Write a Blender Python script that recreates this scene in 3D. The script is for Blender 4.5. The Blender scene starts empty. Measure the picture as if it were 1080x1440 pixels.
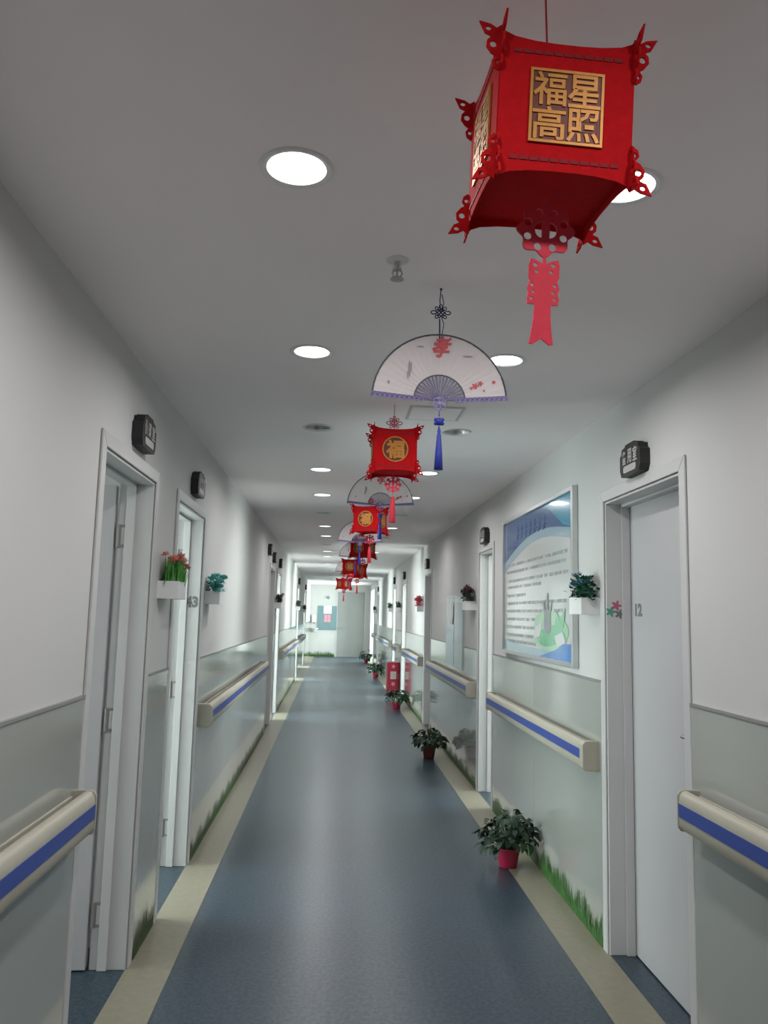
import bpy, bmesh, math, random
from mathutils import Vector, Matrix
from math import sin, cos, pi, radians
random.seed(7)
S = bpy.context.scene
COL = S.collection

# ------------------------------------------------------------------ camera
YAW, PITCH, ROLL, FPX, EYE = 0.0593, 0.1270, 0.0241, 1129.75, 1.5
fwd = Vector((sin(YAW)*cos(PITCH), cos(YAW)*cos(PITCH), sin(PITCH)))
rgt = Vector((cos(YAW), -sin(YAW), 0.0)); up = rgt.cross(fwd)
r2 = rgt*cos(ROLL) + up*sin(ROLL); u2 = up*cos(ROLL) - rgt*sin(ROLL)
cd = bpy.data.cameras.new('camera'); cam = bpy.data.objects.new('camera', cd); COL.objects.link(cam)
M = Matrix.Identity(4)
for i in range(3):
    M[i][0], M[i][1], M[i][2] = r2[i], u2[i], -fwd[i]
M[2][3] = EYE
cam.matrix_world = M
cd.sensor_fit = 'VERTICAL'; cd.sensor_height = 24.0; cd.sensor_width = 18.0
cd.lens = FPX*24.0/1440.0; cd.clip_start = 0.05; cd.clip_end = 100
S.camera = cam

# ------------------------------------------------------------------ world, exposure
w = bpy.data.worlds.new('world'); S.world = w; w.use_nodes = True
w.node_tree.nodes['Background'].inputs[0].default_value = (0.75, 0.86, 0.9, 1)
w.node_tree.nodes['Background'].inputs[1].default_value = 0.6
S.view_settings.view_transform = 'Standard'; S.view_settings.look = 'None'
S.view_settings.gamma = 1.0; S.view_settings.use_curve_mapping = False
S.view_settings.exposure = 0.15
LAMP_W = 5.9            # watts of each ceiling downlight
def area(name, loc, rot, sx, sy, power, col, shape='RECTANGLE', spread=pi):
    l = bpy.data.lights.new(name, 'AREA'); l.shape = shape; l.size = sx; l.size_y = sy
    l.energy = power; l.color = col; l.spread = spread
    o = bpy.data.objects.new(name, l); COL.objects.link(o); o.location = loc; o.rotation_euler = rot
    return o
DAY = (0.86, 1.0, 0.97)
# daylight entering by the windows of the side rooms: (side, y, z, width, height, watts)
DAYLIGHTS = [('L', 3.0, 1.3, 1.2, 1.9, 28), ('L', 4.75, 1.3, 1.5, 1.9, 150), ('R', 6.9, 1.5, 1.5, 1.6, 150),
             ('L', 11.8, 1.3, 1.8, 1.9, 330), ('R', 14.9, 1.3, 1.5, 1.9, 340), ('L', 18.7, 1.3, 1.5, 1.9, 440),
             ('L', 23.2, 1.3, 1.8, 1.9, 520), ('R', 26.8, 1.4, 2.2, 2.0, 480), ('R', 17.2, 1.3, 1.2, 1.9, 420)]
XO_L, XO_R = -3.6, 4.1
for sd, y, z, a, b, p in DAYLIGHTS:
    if sd == 'L': area('daylight', (XO_L+0.12, y, z), (0, -pi/2, 0), b, a, p, DAY)
    else: area('daylight', (XO_R-0.12, y, z), (0, pi/2, 0), b, a, p, DAY)

# ------------------------------------------------------------------ dimensions
LX, RX, CZ, YB, YE = -0.8227, 1.2945, 2.5, -2.6, 28.5
DH = 2.12               # top of the door casings
DADO = 1.212

# ------------------------------------------------------------------ materials
MATS = {}
def mat(name, col, rough=0.5, metal=0.0, var=0.0, scale=20.0, bump=0.0, bscale=60.0, coat=0.0, emit=None, spec=0.5, sheen=0.0):
    if name in MATS: return MATS[name]
    m = bpy.data.materials.new(name); m.use_nodes = True; nt = m.node_tree
    b = nt.nodes['Principled BSDF']
    b.inputs['Base Color'].default_value = (*col, 1); b.inputs['Roughness'].default_value = rough
    b.inputs['Metallic'].default_value = metal; b.inputs['Coat Weight'].default_value = coat
    b.inputs['Coat Roughness'].default_value = 0.06
    b.inputs['Specular IOR Level'].default_value = spec
    tc = nt.nodes.new('ShaderNodeTexCoord')
    if var > 0:
        n = nt.nodes.new('ShaderNodeTexNoise'); n.inputs['Scale'].default_value = scale; n.inputs['Detail'].default_value = 4
        nt.links.new(tc.outputs['Object'], n.inputs['Vector'])
        r = nt.nodes.new('ShaderNodeValToRGB')
        r.color_ramp.elements[0].position = 0.3; r.color_ramp.elements[1].position = 0.7
        r.color_ramp.elements[0].color = (*[c*(1-var) for c in col], 1)
        r.color_ramp.elements[1].color = (*[min(1, c*(1+var)) for c in col], 1)
        nt.links.new(n.outputs['Fac'], r.inputs['Fac']); nt.links.new(r.outputs['Color'], b.inputs['Base Color'])
    if bump > 0:
        n = nt.nodes.new('ShaderNodeTexNoise'); n.inputs['Scale'].default_value = bscale; n.inputs['Detail'].default_value = 3
        nt.links.new(tc.outputs['Object'], n.inputs['Vector'])
        bp = nt.nodes.new('ShaderNodeBump'); bp.inputs['Strength'].default_value = bump; bp.inputs['Distance'].default_value = 0.01
        nt.links.new(n.outputs['Fac'], bp.inputs['Height']); nt.links.new(bp.outputs['Normal'], b.inputs['Normal'])
    if emit:
        b.inputs['Emission Color'].default_value = (*emit[0], 1); b.inputs['Emission Strength'].default_value = emit[1]
    MATS[name] = m
    return m
m_ceil = mat('ceiling_paint', (0.95, 0.895, 0.89), 0.9, bump=0.03, bscale=30)
m_wall = mat('wall_paint', (0.555, 0.55, 0.54), 0.75, var=0.015, scale=1.5, bump=0.04, bscale=40)
m_panel = mat('wainscot_panel', (0.38, 0.395, 0.365), 0.14, var=0.02, scale=1.2, bump=0.03, bscale=5, coat=0.8)
m_dado = mat('dado_strip_metal', (0.30, 0.30, 0.29), 0.45, 0.3)
m_door = mat('door_lacquer', (0.46, 0.455, 0.465), 0.38, var=0.02, scale=3)
m_jamb = mat('door_casing_lacquer', (0.53, 0.53, 0.525), 0.4, var=0.015, scale=4)
m_seal = mat('rubber_seal', (0.05, 0.05, 0.05), 0.7)
m_steel = mat('brushed_steel', (0.55, 0.55, 0.54), 0.35, 0.9)
m_cream = mat('cream_handrail_vinyl', (0.40, 0.38, 0.31), 0.45, var=0.03, scale=9)
m_blue = mat('blue_handrail_inlay', (0.035, 0.07, 0.30), 0.4, var=0.06, scale=25)
m_strip = mat('beige_floor_border', (0.22, 0.205, 0.15), 0.36, var=0.07, scale=30, bump=0.04, bscale=150)
m_black = mat('sign_black', (0.022, 0.02, 0.021), 0.5)
m_pale = mat('sign_lettering', (0.45, 0.44, 0.43), 0.5)
m_red = mat('lantern_red_felt', (0.46, 0.006, 0.009), 0.85, var=0.08, scale=60, bump=0.15, bscale=300, spec=0.12)
m_redt = mat('tassel_red', (0.66, 0.03, 0.06), 0.7, var=0.06, scale=60)
m_dred = mat('lantern_dark_red_slits', (0.22, 0.004, 0.01), 0.8)
m_gold = mat('gold_foil', (0.44, 0.18, 0.025), 0.45, 0.3, var=0.1, scale=90)
m_brown = mat('emblem_brown', (0.12, 0.018, 0.008), 0.5, 0.2)
m_paper = mat('fan_paper', (0.74, 0.70, 0.70), 0.8, var=0.04, scale=12)
nt = m_paper.node_tree; b_ = nt.nodes['Principled BSDF']; tl_ = nt.nodes.new('ShaderNodeBsdfTranslucent'); tl_.inputs[0].default_value = (0.74, 0.70, 0.70, 1)
mx_ = nt.nodes.new('ShaderNodeMixShader'); mx_.inputs[0].default_value = 0.45
nt.links.new(b_.outputs[0], mx_.inputs[1]); nt.links.new(tl_.outputs[0], mx_.inputs[2]); nt.links.new(mx_.outputs[0], nt.nodes['Material Output'].inputs['Surface'])
m_purple = mat('fan_purple_lacquer', (0.11, 0.085, 0.20), 0.5)
m_fdark = mat('fan_dark_edge', (0.06, 0.06, 0.075), 0.6)
m_navy = mat('navy_cord', (0.015, 0.022, 0.09), 0.7)
m_tblue = mat('blue_tassel_silk', (0.025, 0.04, 0.33), 0.6, var=0.15, scale=120)
m_lace = mat('lilac_lace', (0.28, 0.25, 0.48), 0.6)
m_fred = mat('fan_red_ink', (0.55, 0.09, 0.10), 0.8)
m_ink = mat('fan_grey_ink', (0.30, 0.29, 0.30), 0.8)
m_soil = mat('soil', (0.03, 0.02, 0.015), 0.9, bump=0.5)
m_leaf = mat('dark_green_leaf', (0.012, 0.036, 0.016), 0.6, var=0.35, scale=18)
m_pot = mat('magenta_plastic_pot', (0.42, 0.02, 0.07), 0.4, var=0.05)
m_white = mat('white_plastic', (0.74, 0.75, 0.74), 0.45)
m_alu = mat('aluminium_frame', (0.62, 0.63, 0.63), 0.3, 0.7)
m_boxred = mat('red_enamel', (0.42, 0.015, 0.05), 0.35, var=0.05)
m_pink = mat('pale_pink_print', (0.75, 0.30, 0.36), 0.5)
m_label = mat('white_label', (0.65, 0.60, 0.58), 0.5)
m_shaft = mat('reflector_aluminium', (0.5, 0.5, 0.5), 0.35, 0.6)
m_glow = mat('lamp_diffuser_lit', (0.9, 0.9, 0.9), 0.5, emit=((1, 1, 1), 9.0))
m_off = mat('lamp_diffuser_unlit', (0.42, 0.42, 0.42), 0.5)
m_dayp = mat('daylight_pane', (0.8, 0.85, 0.85), 0.3, emit=(DAY, 2.2))

def floor_mat():
    m = bpy.data.materials.new('blue_speckled_vinyl'); m.use_nodes = True; nt = m.node_tree
    b = nt.nodes['Principled BSDF']; tc = nt.nodes.new('ShaderNodeTexCoord')
    n1 = nt.nodes.new('ShaderNodeTexNoise'); n1.inputs['Scale'].default_value = 55; n1.inputs['Detail'].default_value = 6
    n1.inputs['Roughness'].default_value = 0.8
    n2 = nt.nodes.new('ShaderNodeTexNoise'); n2.inputs['Scale'].default_value = 2.5; n2.inputs['Detail'].default_value = 3
    for n in (n1, n2): nt.links.new(tc.outputs['Object'], n.inputs['Vector'])
    r1 = nt.nodes.new('ShaderNodeValToRGB'); e = r1.color_ramp.elements
    e[0].position = 0.43; e[0].color = (0.017, 0.034, 0.050, 1); e[1].position = 0.57; e[1].color = (0.050, 0.078, 0.102, 1)
    nt.links.new(n1.outputs['Fac'], r1.inputs['Fac'])
    mx = nt.nodes.new('ShaderNodeMixRGB'); mx.blend_type = 'MULTIPLY'; mx.inputs[0].default_value = 0.25
    nt.links.new(r1.outputs['Color'], mx.inputs[1]); nt.links.new(n2.outputs['Fac'], mx.inputs[2])
    nt.links.new(mx.outputs['Color'], b.inputs['Base Color'])
    b.inputs['Roughness'].default_value = 0.30; b.inputs['Specular IOR Level'].default_value = 0.42
    bp = nt.nodes.new('ShaderNodeBump'); bp.inputs['Strength'].default_value = 0.05; bp.inputs['Distance'].default_value = 0.004
    nt.links.new(n1.outputs['Fac'], bp.inputs['Height']); nt.links.new(bp.outputs['Normal'], b.inputs['Normal'])
    return m
m_floor = floor_mat()

# ------------------------------------------------------------------ helpers
def tag(o, label=None, cat=None, group=None, kind=None):
    if label: o['label'] = label
    if cat: o['category'] = cat
    if group: o['group'] = group
    if kind: o['kind'] = kind
    return o
def empty(name, loc=(0, 0, 0), rz=0.0, parent=None):
    o = bpy.data.objects.new(name, None); COL.objects.link(o); o.location = loc; o.rotation_euler = (0, 0, rz)
    o.empty_display_size = 0.1
    if parent: o.parent = parent
    return o
class MB:
    def __init__(s): s.v = []; s.f = []; s.m = []
    def add(s, vs, fs, m=0):
        k = len(s.v); s.v += [tuple(v) for v in vs]
        for f in fs: s.f.append(tuple(k+i for i in f)); s.m.append(m)
        return s
    def box(s, x0, x1, y0, y1, z0, z1, m=0):
        vs = [(x, y, z) for x in (x0, x1) for y in (y0, y1) for z in (z0, z1)]
        return s.add(vs, [(0, 1, 3, 2), (4, 6, 7, 5), (0, 4, 5, 1), (2, 3, 7, 6), (0, 2, 6, 4), (1, 5, 7, 3)], m)
    def prism(s, pts, y0, y1, m=0):     # pts in XZ, extruded along Y
        n = len(pts); vs = [(p[0], y0, p[1]) for p in pts] + [(p[0], y1, p[1]) for p in pts]
        fs = [tuple(range(n)), tuple(range(2*n-1, n-1, -1))] + [(i, i+n, (i+1) % n+n, (i+1) % n) for i in range(n)]
        return s.add(vs, fs, m)
    def tube(s, path, r, n=6, m=0, closed=False, cap=True):
        P = [Vector(p) for p in path]; N = len(P); vs = []; fs = []
        for i, p in enumerate(P):
            a = P[(i-1) % N] if (closed or i > 0) else p; b = P[(i+1) % N] if (closed or i < N-1) else p
            t = (b-a).normalized(); q = Vector((0, 0, 1)) if abs(t.z) < 0.9 else Vector((0, 1, 0))
            x = t.cross(q).normalized(); y = t.cross(x)
            rr = r[i] if isinstance(r, (list, tuple)) else r
            for k in range(n): vs.append(p + (x*cos(2*pi*k/n)+y*sin(2*pi*k/n))*rr)
        L = N if closed else N-1
        for i in range(L):
            for k in range(n):
                a = i*n+k; b = i*n+(k+1) % n; j = (i+1) % N
                fs.append((a, b, j*n+(k+1) % n, j*n+k))
        if cap and not closed: fs += [tuple(range(n)), tuple(range((N-1)*n, N*n))]
        return s.add(vs, fs, m)
    def lathe(s, prof, n=24, m=0, c=(0, 0, 0)):     # prof (r,z)
        vs = [(c[0]+r*cos(2*pi*k/n), c[1]+r*sin(2*pi*k/n), c[2]+z) for r, z in prof for k in range(n)]
        fs = [(i*n+k, i*n+(k+1) % n, (i+1)*n+(k+1) % n, (i+1)*n+k) for i in range(len(prof)-1) for k in range(n)]
        return s.add(vs, fs, m)
    def disc(s, r, z, n=24, m=0, c=(0, 0)):
        return s.add([(c[0]+r*cos(2*pi*k/n), c[1]+r*sin(2*pi*k/n), z) for k in range(n)], [tuple(range(n))], m)
    def ball(s, c, r, m=0, n=10, sz=1.0):
        prof = [(r*sin(pi*i/6)+1e-5, -r*cos(pi*i/6)*sz) for i in range(7)]
        return s.lathe(prof, n, m, c)
    def mesh(s, me, mtx=None, m=0):
        mtx = mtx or Matrix.Identity(4)
        return s.add([mtx @ v.co for v in me.vertices], [tuple(p.vertices) for p in me.polygons], m)
    def data(s, name, mats, smooth=False, recalc=True):
        me = bpy.data.meshes.new(name); me.from_pydata(s.v, [], s.f)
        if not isinstance(mats, (list, tuple)): mats = [mats]
        for q in mats: me.materials.append(q)
        me.polygons.foreach_set('material_index', s.m)
        if recalc:
            bm = bmesh.new(); bm.from_mesh(me); bmesh.ops.recalc_face_normals(bm, faces=bm.faces); bm.to_mesh(me); bm.free()
        if smooth: me.shade_smooth()
        me.update(); return me
    def build(s, name, mats, parent=None, smooth=False, loc=(0, 0, 0), rot=(0, 0, 0), bevel=0, recalc=True):
        me = s.data(name, mats, smooth, recalc)
        o = bpy.data.objects.new(name, me); COL.objects.link(o); o.location = loc; o.rotation_euler = rot
        if parent: o.parent = parent
        if bevel:
            b = o.modifiers.new('bevel', 'BEVEL'); b.width = bevel; b.segments = 2; b.limit_method = 'ANGLE'
        if smooth and bevel == 0:
            try: me.set_sharp_from_angle(angle=radians(40))
            except Exception: pass
        return o
def link(name, me, parent=None, loc=(0, 0, 0), rot=(0, 0, 0), sc=(1, 1, 1)):
    o = bpy.data.objects.new(name, me); COL.objects.link(o); o.location = loc; o.rotation_euler = rot; o.scale = sc
    if parent: o.parent = parent
    return o
def copy_tree(o, parent=None):
    c = o.copy(); COL.objects.link(c)
    if parent: c.parent = parent
    for ch in list(o.children): copy_tree(ch, c)
    return c
XZ = Matrix(((1, 0, 0, 0), (0, 0, 1, 0), (0, 1, 0, 0), (0, 0, 0, 1)))   # curve XY -> XZ plane
XZ = Matrix.Rotation(pi/2, 4, 'X')
def plate(loops, th):
    """flat cut-out with holes; loops of (x,y); lies in XZ plane centred on y=0"""
    cu = bpy.data.curves.new('c', 'CURVE'); cu.dimensions = '2D'; cu.fill_mode = 'BOTH'; cu.extrude = th/2
    for L in loops:
        sp = cu.splines.new('POLY'); sp.points.add(len(L)-1)
        for i, p in enumerate(L): sp.points[i].co = (p[0], p[1], 0, 1)
        sp.use_cyclic_u = True
    o = bpy.data.objects.new('c', cu); me = bpy.data.meshes.new_from_object(o)
    me.transform(XZ); bpy.data.objects.remove(o); bpy.data.curves.remove(cu)
    return me
def circ(cx, cy, r, n=12, ry=None): return [(cx+r*cos(2*pi*k/n), cy+(ry or r)*sin(2*pi*k/n)) for k in range(n)]
def glyphs(txt, size, th=0.001, bold=0.0):
    """characters as a thin mesh in the XZ plane, centred"""
    cu = bpy.data.curves.new('t', 'FONT'); cu.body = txt; cu.size = size; cu.extrude = th/2; cu.resolution_u = 2
    cu.offset = bold; cu.align_x = 'CENTER'; cu.align_y = 'CENTER'
    o = bpy.data.objects.new('t', cu); me = bpy.data.meshes.new_from_object(o)
    me.transform(XZ); bpy.data.objects.remove(o); bpy.data.curves.remove(cu)
    if len(me.vertices):
        xs = [v.co.x for v in me.vertices]; zs = [v.co.z for v in me.vertices]
        me.transform(Matrix.Translation((-(min(xs)+max(xs))/2, 0, -(min(zs)+max(zs))/2)))
    return me
def fit(me, wx, wz):
    xs = [v.co.x for v in me.vertices]; zs = [v.co.z for v in me.vertices]
    if not xs: return me
    me.transform(Matrix.Diagonal((wx/(max(xs)-min(xs)), 1, wz/(max(zs)-min(zs)), 1))); return me
def onwall(side, y, z=0.0, off=0.0):
    """location and z-rotation of something hung on a corridor wall; local -Y points into the corridor"""
    return ((LX+off if side == 'L' else RX-off), y, z), (pi/2 if side == 'L' else -pi/2)

# ------------------------------------------------------------------ doors table
# side, y0, y1 (outer casing), open?, sign y
DOORS = [('L', 2.78, 3.70, True, 3.27), ('L', 4.14, 5.09, True, 4.63), ('L', 10.27, 11.19, False, 10.73), ('L', 11.55, 12.45, True, 12.0),
         ('L', 18.2, 19.1, True, 18.64), ('L', 22.4, 23.35, True, 22.88),
         ('R', 2.87, 3.84, False, 3.33), ('R', 6.46, 7.2, True, 6.79), ('R', 10.62, 11.45, False, 11.06),
         ('R', 14.3, 15.25, True, 14.73), ('R', 16.7, 17.55, True, 17.12), ('R', 22.9, 23.8, False, 23.33)]
CW = 0.055; TH = 0.155
def openings(side): return [(a+CW-0.01, b-CW+0.01) for s, a, b, o, q in DOORS if s == side]
OPEN_L, OPEN_R = openings('L'), openings('R') + [(25.6, 27.9)]
DTOP = DH-CW+0.01

# ------------------------------------------------------------------ large structure
def struct(o): o['kind'] = 'structure'; return o
struct(MB().box(-3.7, 4.2, YB-0.1, YE+0.15, -0.06, 0, 0).build('floor', m_floor))
struct(MB().box(LX+0.0, -0.6312, YB, YE-0.02, -0.001, 0.002).build('trim_1', m_strip))
struct(MB().box(1.0996, RX, YB, YE-0.02, -0.001, 0.002).build('trim_2', m_strip))
def wall(name, x0, x1, ops):
    m = MB(); y = YB
    for a, b in sorted(ops):
        top = 2.3 if b-a > 2 else DTOP
        m.box(x0, x1, y, a, 0, CZ); m.box(x0, x1, a, b, top, CZ); y = b
    m.box(x0, x1, y, YE, 0, CZ)
    return struct(m.build(name, m_wall))
wall('wall_left', LX-TH, LX, OPEN_L); wall('wall_right', RX, RX+TH, OPEN_R)
# end wall with the grey door, wall behind the camera
ED0, ED1, EDT = 0.14, 1.09, 2.26
m = MB(); m.box(-3.7, ED0, YE, YE+0.15, 0, CZ); m.box(ED1, 4.2, YE, YE+0.15, 0, CZ); m.box(ED0, ED1, YE, YE+0.15, EDT, CZ)
m.box(ED0, ED1, YE+0.12, YE+0.15, 0, EDT)
struct(m.build('wall_end', m_wall))
struct(MB().box(-3.7, 4.2, YB-0.1, YB, 0, CZ).build('wall_back', m_wall))
# outer walls of the side rooms with window openings, and the partitions between the rooms
def outer(name, x0, x1, side):
    m = MB(); y = YB
    for s, yc, zc, a, b, p in sorted(DAYLIGHTS, key=lambda q: q[1]):
        if s != side: continue
        m.box(x0, x1, y, yc-a/2, 0, CZ); m.box(x0, x1, yc-a/2, yc+a/2, 0, zc-b/2); m.box(x0, x1, yc-a/2, yc+a/2, zc+b/2, CZ); y = yc+a/2
    m.box(x0, x1, y, YE, 0, CZ)
    struct(m.build(name, m_wall))
outer('wall_outer_left', XO_L-0.1, XO_L, 'L'); outer('wall_outer_right', XO_R, XO_R+0.1, 'R')
for side, ys in (('L', (2.0, 3.9, 6.4, 9.6, 13.2, 17.6, 20.2, 21.8, 24.6)), ('R', (5.6, 8.4, 13.6, 16.0, 18.4, 25.2, 28.3))):
    for y in ys:
        a, b = (XO_L, LX-TH) if side == 'L' else (RX+TH, XO_R)
        struct(MB().box(a, b, y-0.04, y+0.04, 0, CZ).build('wall_partition', m_wall))
wn = 0
for s, yc, zc, a, b, p in DAYLIGHTS:
    wn += 1
    x = XO_L-0.05 if s == 'L' else XO_R+0.05
    m = MB(); t = 0.05
    m.box(x-0.03, x+0.03, yc-a/2, yc-a/2+t, zc-b/2, zc+b/2); m.box(x-0.03, x+0.03, yc+a/2-t, yc+a/2, zc-b/2, zc+b/2)
    m.box(x-0.03, x+0.03, yc-a/2+t, yc+a/2-t, zc-b/2, zc-b/2+t); m.box(x-0.03, x+0.03, yc-a/2+t, yc+a/2-t, zc+b/2-t, zc+b/2)
    m.box(x-0.03, x+0.03, yc-t/2, yc+t/2, zc-b/2+t, zc+b/2-t)
    f = struct(m.build('window_%d' % wn, m_white))
    MB().box(x-0.004, x+0.004, yc-a/2+t, yc+a/2-t, zc-b/2+t, zc+b/2-t).build('pane', m_dayp, f)

# lamps table: (x, y, lit)
LAMPS = [(-0.115, 1.72, 1), (-0.115, 3.01, 1), (-0.115, 4.29, 0), (-0.12, 5.57, 1), (-0.125, 6.79, 1), (-0.125, 8.03, 0), (-0.13, 9.29, 1),
         (-0.13, 10.45, 1), (-0.13, 11.75, 0), (-0.135, 13.05, 1), (-0.14, 14.25, 1), (-0.14, 16.45, 1), (-0.14, 18.9, 0),
         (0.645, 1.72, 1), (0.64, 3.02, 1), (0.635, 4.27, 0), (0.635, 5.57, 1), (0.64, 6.79, 1), (0.64, 8.03, 0), (0.64, 9.27, 1),
         (0.64, 10.45, 0), (0.64, 13.05, 1), (0.64, 16.45, 1), (-0.14, 21.5, 0), (0.64, 21.5, 0), (-0.115, 0.45, 1), (0.645, 0.45, 1)]  # last pair is out of view, added to light the nearest lantern's front
# ceiling slab with round holes for the recessed downlights
HR = 0.072
def ceiling():
    m = MB(); ys = sorted(set(round(l[1], 3) for l in LAMPS)); y = YB-0.1; c = 0.12
    X0, X1 = -3.7, 4.2
    def cell(x, yc):
        n = 24; sq = []; ci = []
        for k in range(n):
            a = 2*pi*k/n; ux, uy = cos(a), sin(a); s = c/max(abs(ux), abs(uy))
            sq.append((x+ux*s, yc+uy*s, CZ)); ci.append((x+ux*HR, yc+uy*HR, CZ))
        m.add(sq+ci, [(k, (k+1) % n, n+(k+1) % n, n+k) for k in range(n)])
    def rect(x0, x1, a, b): m.add([(x0, a, CZ), (x1, a, CZ), (x1, b, CZ), (x0, b, CZ)], [(0, 1, 2, 3)])
    rows = []
    for l in sorted(LAMPS, key=lambda q: q[1]):
        if rows and abs(rows[-1][0]-l[1]) < 0.1: rows[-1][1].append(l[0])
        else: rows.append([l[1], [l[0]]])
    for yc, xs in rows:
        rect(X0, X1, y, yc-c)
        x = X0
        for q in sorted(xs): rect(x, q-c, yc-c, yc+c); cell(q, yc); x = q+c
        rect(x, X1, yc-c, yc+c); y = yc+c
    rect(X0, X1, y, YE+0.15)
    # upper skin so that the slab has depth
    m.add([(X0, YB-0.1, CZ+0.2), (X1, YB-0.1, CZ+0.2), (X1, YE+0.15, CZ+0.2), (X0, YE+0.15, CZ+0.2)], [(3, 2, 1, 0)])
    m.add([(X0, YB-0.1, CZ), (X1, YB-0.1, CZ), (X1, YB-0.1, CZ+0.2), (X0, YB-0.1, CZ+0.2), (X0, YE+0.15, CZ), (X1, YE+0.15, CZ), (X1, YE+0.15, CZ+0.2), (X0, YE+0.15, CZ+0.2)],
          [(0, 1, 2, 3), (4, 7, 6, 5), (0, 3, 7, 4), (1, 5, 6, 2)])
    o = struct(m.build('ceiling', m_ceil, recalc=False)); return o
ceiling()
# rows with slightly different y in LAMPS share a row: snap
for i, l in enumerate(LAMPS):
    pass

# wainscot panels and dado strip on every stretch between doors
tn = 2
def stretches(side):
    out = []; y = YB
    for s, a, b, o, q in sorted([d for d in DOORS if d[0] == side], key=lambda d: d[1]):
        out.append((y, a)); y = b
    if side == 'R': out.append((y, 25.55)); out.append((27.95, YE))
    else: out.append((y, YE))
    return out
for side in 'LR':
    for a, b in stretches(side):
        if b-a < 0.05: continue
        L = b-a; n = max(1, round(L/1.22)); loc, rz = onwall(side, (a+b)/2)
        tn += 1
        t = empty('trim_%d' % tn, loc, rz); struct(t)
        pw = L/n; me = MB().box(-pw/2+0.0015, pw/2-0.0015, -0.007, 0.001, 0.0, DADO-0.012)
        md = me.data('panel', m_panel)
        for k in range(n): link('panel', md, t, (-L/2+pw*(k+0.5), 0, 0))
        MB().box(-L/2, L/2, -0.011, 0.001, DADO-0.010, DADO).build('dado_strip', m_dado, t)

# ------------------------------------------------------------------ doors
def door(i, side, a, b, isopen):
    loc, rz = onwall(side, (a+b)/2); t = struct(empty('door_%d' % i, loc, rz))
    W = b-a; h = W/2; hi = h-CW
    far = 1 if side == 'L' else -1           # local +x points away from the camera on the left wall
    # casing: architrave, mitred, with a small step
    for nm, pts in (('casing_side', [(-h, 0), (-hi, 0), (-hi, DH-CW), (-h, DH)]), ('casing_side', [(h, 0), (h, DH), (hi, DH-CW), (hi, 0)]),
                    ('casing_head', [(-h, DH), (-hi, DH-CW), (hi, DH-CW), (h, DH)])):
        MB().prism(pts, -0.010, 0.0).build(nm, m_jamb, t, bevel=0.004)
    # lining of the opening (reveal) with door stop
    J = 0.012
    lm = MB()
    lm.box(-hi-0.001, -hi+J, 0, TH-0.005, 0, DH-CW); lm.box(hi-J, hi+0.001, 0, TH-0.005, 0, DH-CW); lm.box(-hi+J, hi-J, 0, TH-0.005, DH-CW-J, DH-CW)
    s0 = 0.075
    lm.box(-hi+J, -hi+J+0.012, s0, s0+0.04, 0, DH-CW-J); lm.box(hi-J-0.012, hi-J, s0, s0+0.04, 0, DH-CW-J); lm.box(-hi+J, hi-J, s0, s0+0.04, DH-CW-J-0.012, DH-CW-J)
    lm.build('reveal_lining', m_jamb, t, bevel=0.002)
    lw = 2*(hi-J-0.003); lh = DH-CW-J-0.008
    hx = far*(hi-J-0.003)
    # the leaf, hinged on the far jamb
    lf = MB().box(-lw, 0, 0, 0.042, 0.006, lh)
    leaf = lf.build('leaf', m_door, t, bevel=0.002)
    if far < 0: leaf.data.transform(Matrix.Scale(-1, 4, (1, 0, 0))); leaf.data.flip_normals()
    leaf.location = (hx, s0+0.042, 0)
    if isopen:
        leaf.rotation_euler = (0, 0, far*radians(-88)); leaf.location = (hx+far*0.0, TH+0.006, 0)
        if far > 0: leaf.location.x = hx-0.045+0.03
        else: leaf.location.x = hx+0.045-0.03
    # lever handle on both faces, sub-part of the leaf
    hm = MB(); sx = -far*(lw-0.06)
    for sy, yo in ((-1, 0.0), (1, 0.042)):
        hm.box(sx-0.02, sx+0.02, min(yo, yo+sy*0.006), max(yo, yo+sy*0.006), 0.93, 1.13)
        hm.tube([(sx, yo, 1.06), (sx, yo+sy*0.045, 1.06), (sx+far*0.02, yo+sy*0.05, 1.06), (sx+far*0.12, yo+sy*0.05, 1.06)], 0.008, 8)
    hm.build('handle', m_steel, leaf, smooth=True)
    # hinges on the far jamb
    for z in (0.22, 1.02, 1.82):
        q = MB(); x0 = far*(hi-J-0.0035); x1 = far*(hi-J+0.0005)
        yy = TH-0.05 if isopen else s0+0.005
        q.box(min(x0, x1), max(x0, x1), yy, yy+0.035, z-0.05, z+0.05, 0)
        q.box(min(x0-far*0.001, x1), max(x0-far*0.001, x1), yy+0.008, yy+0.027, z-0.038, z+0.038, 1)
        if isopen: q.tube([(x0-far*0.004, yy+0.04, z-0.05), (x0-far*0.004, yy+0.04, z+0.05)], 0.007, 8)
        q.build('hinge', [m_dado, m_jamb], t)
    return t
for i, (s, a, b, o, q) in enumerate(DOORS): door(i+1, s, a, b, o)
# grey double-height door in the end wall
t = struct(empty('door_%d' % (len(DOORS)+1), ((ED0+ED1)/2, YE, 0)))
m_grey = mat('grey_door_steel', (0.30, 0.31, 0.30), 0.45, var=0.03, scale=2)
hw = (ED1-ED0)/2
MB().box(-hw+0.003, hw-0.003, 0.02, 0.07, 0.005, EDT-0.004).build('leaf', m_grey, t)
q = MB(); q.box(-hw-0.05, -hw, -0.015, 0, 0, EDT+0.05); q.box(hw, hw+0.05, -0.015, 0, 0, EDT+0.05); q.box(-hw, hw, -0.015, 0, EDT, EDT+0.05)
q.build('casing', m_jamb, t)
MB().tube([(-hw+0.09, 0.02, 1.0), (-hw+0.09, -0.03, 1.0), (-hw+0.2, -0.03, 1.0)], 0.01, 8).build('handle', m_steel, t)
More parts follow.
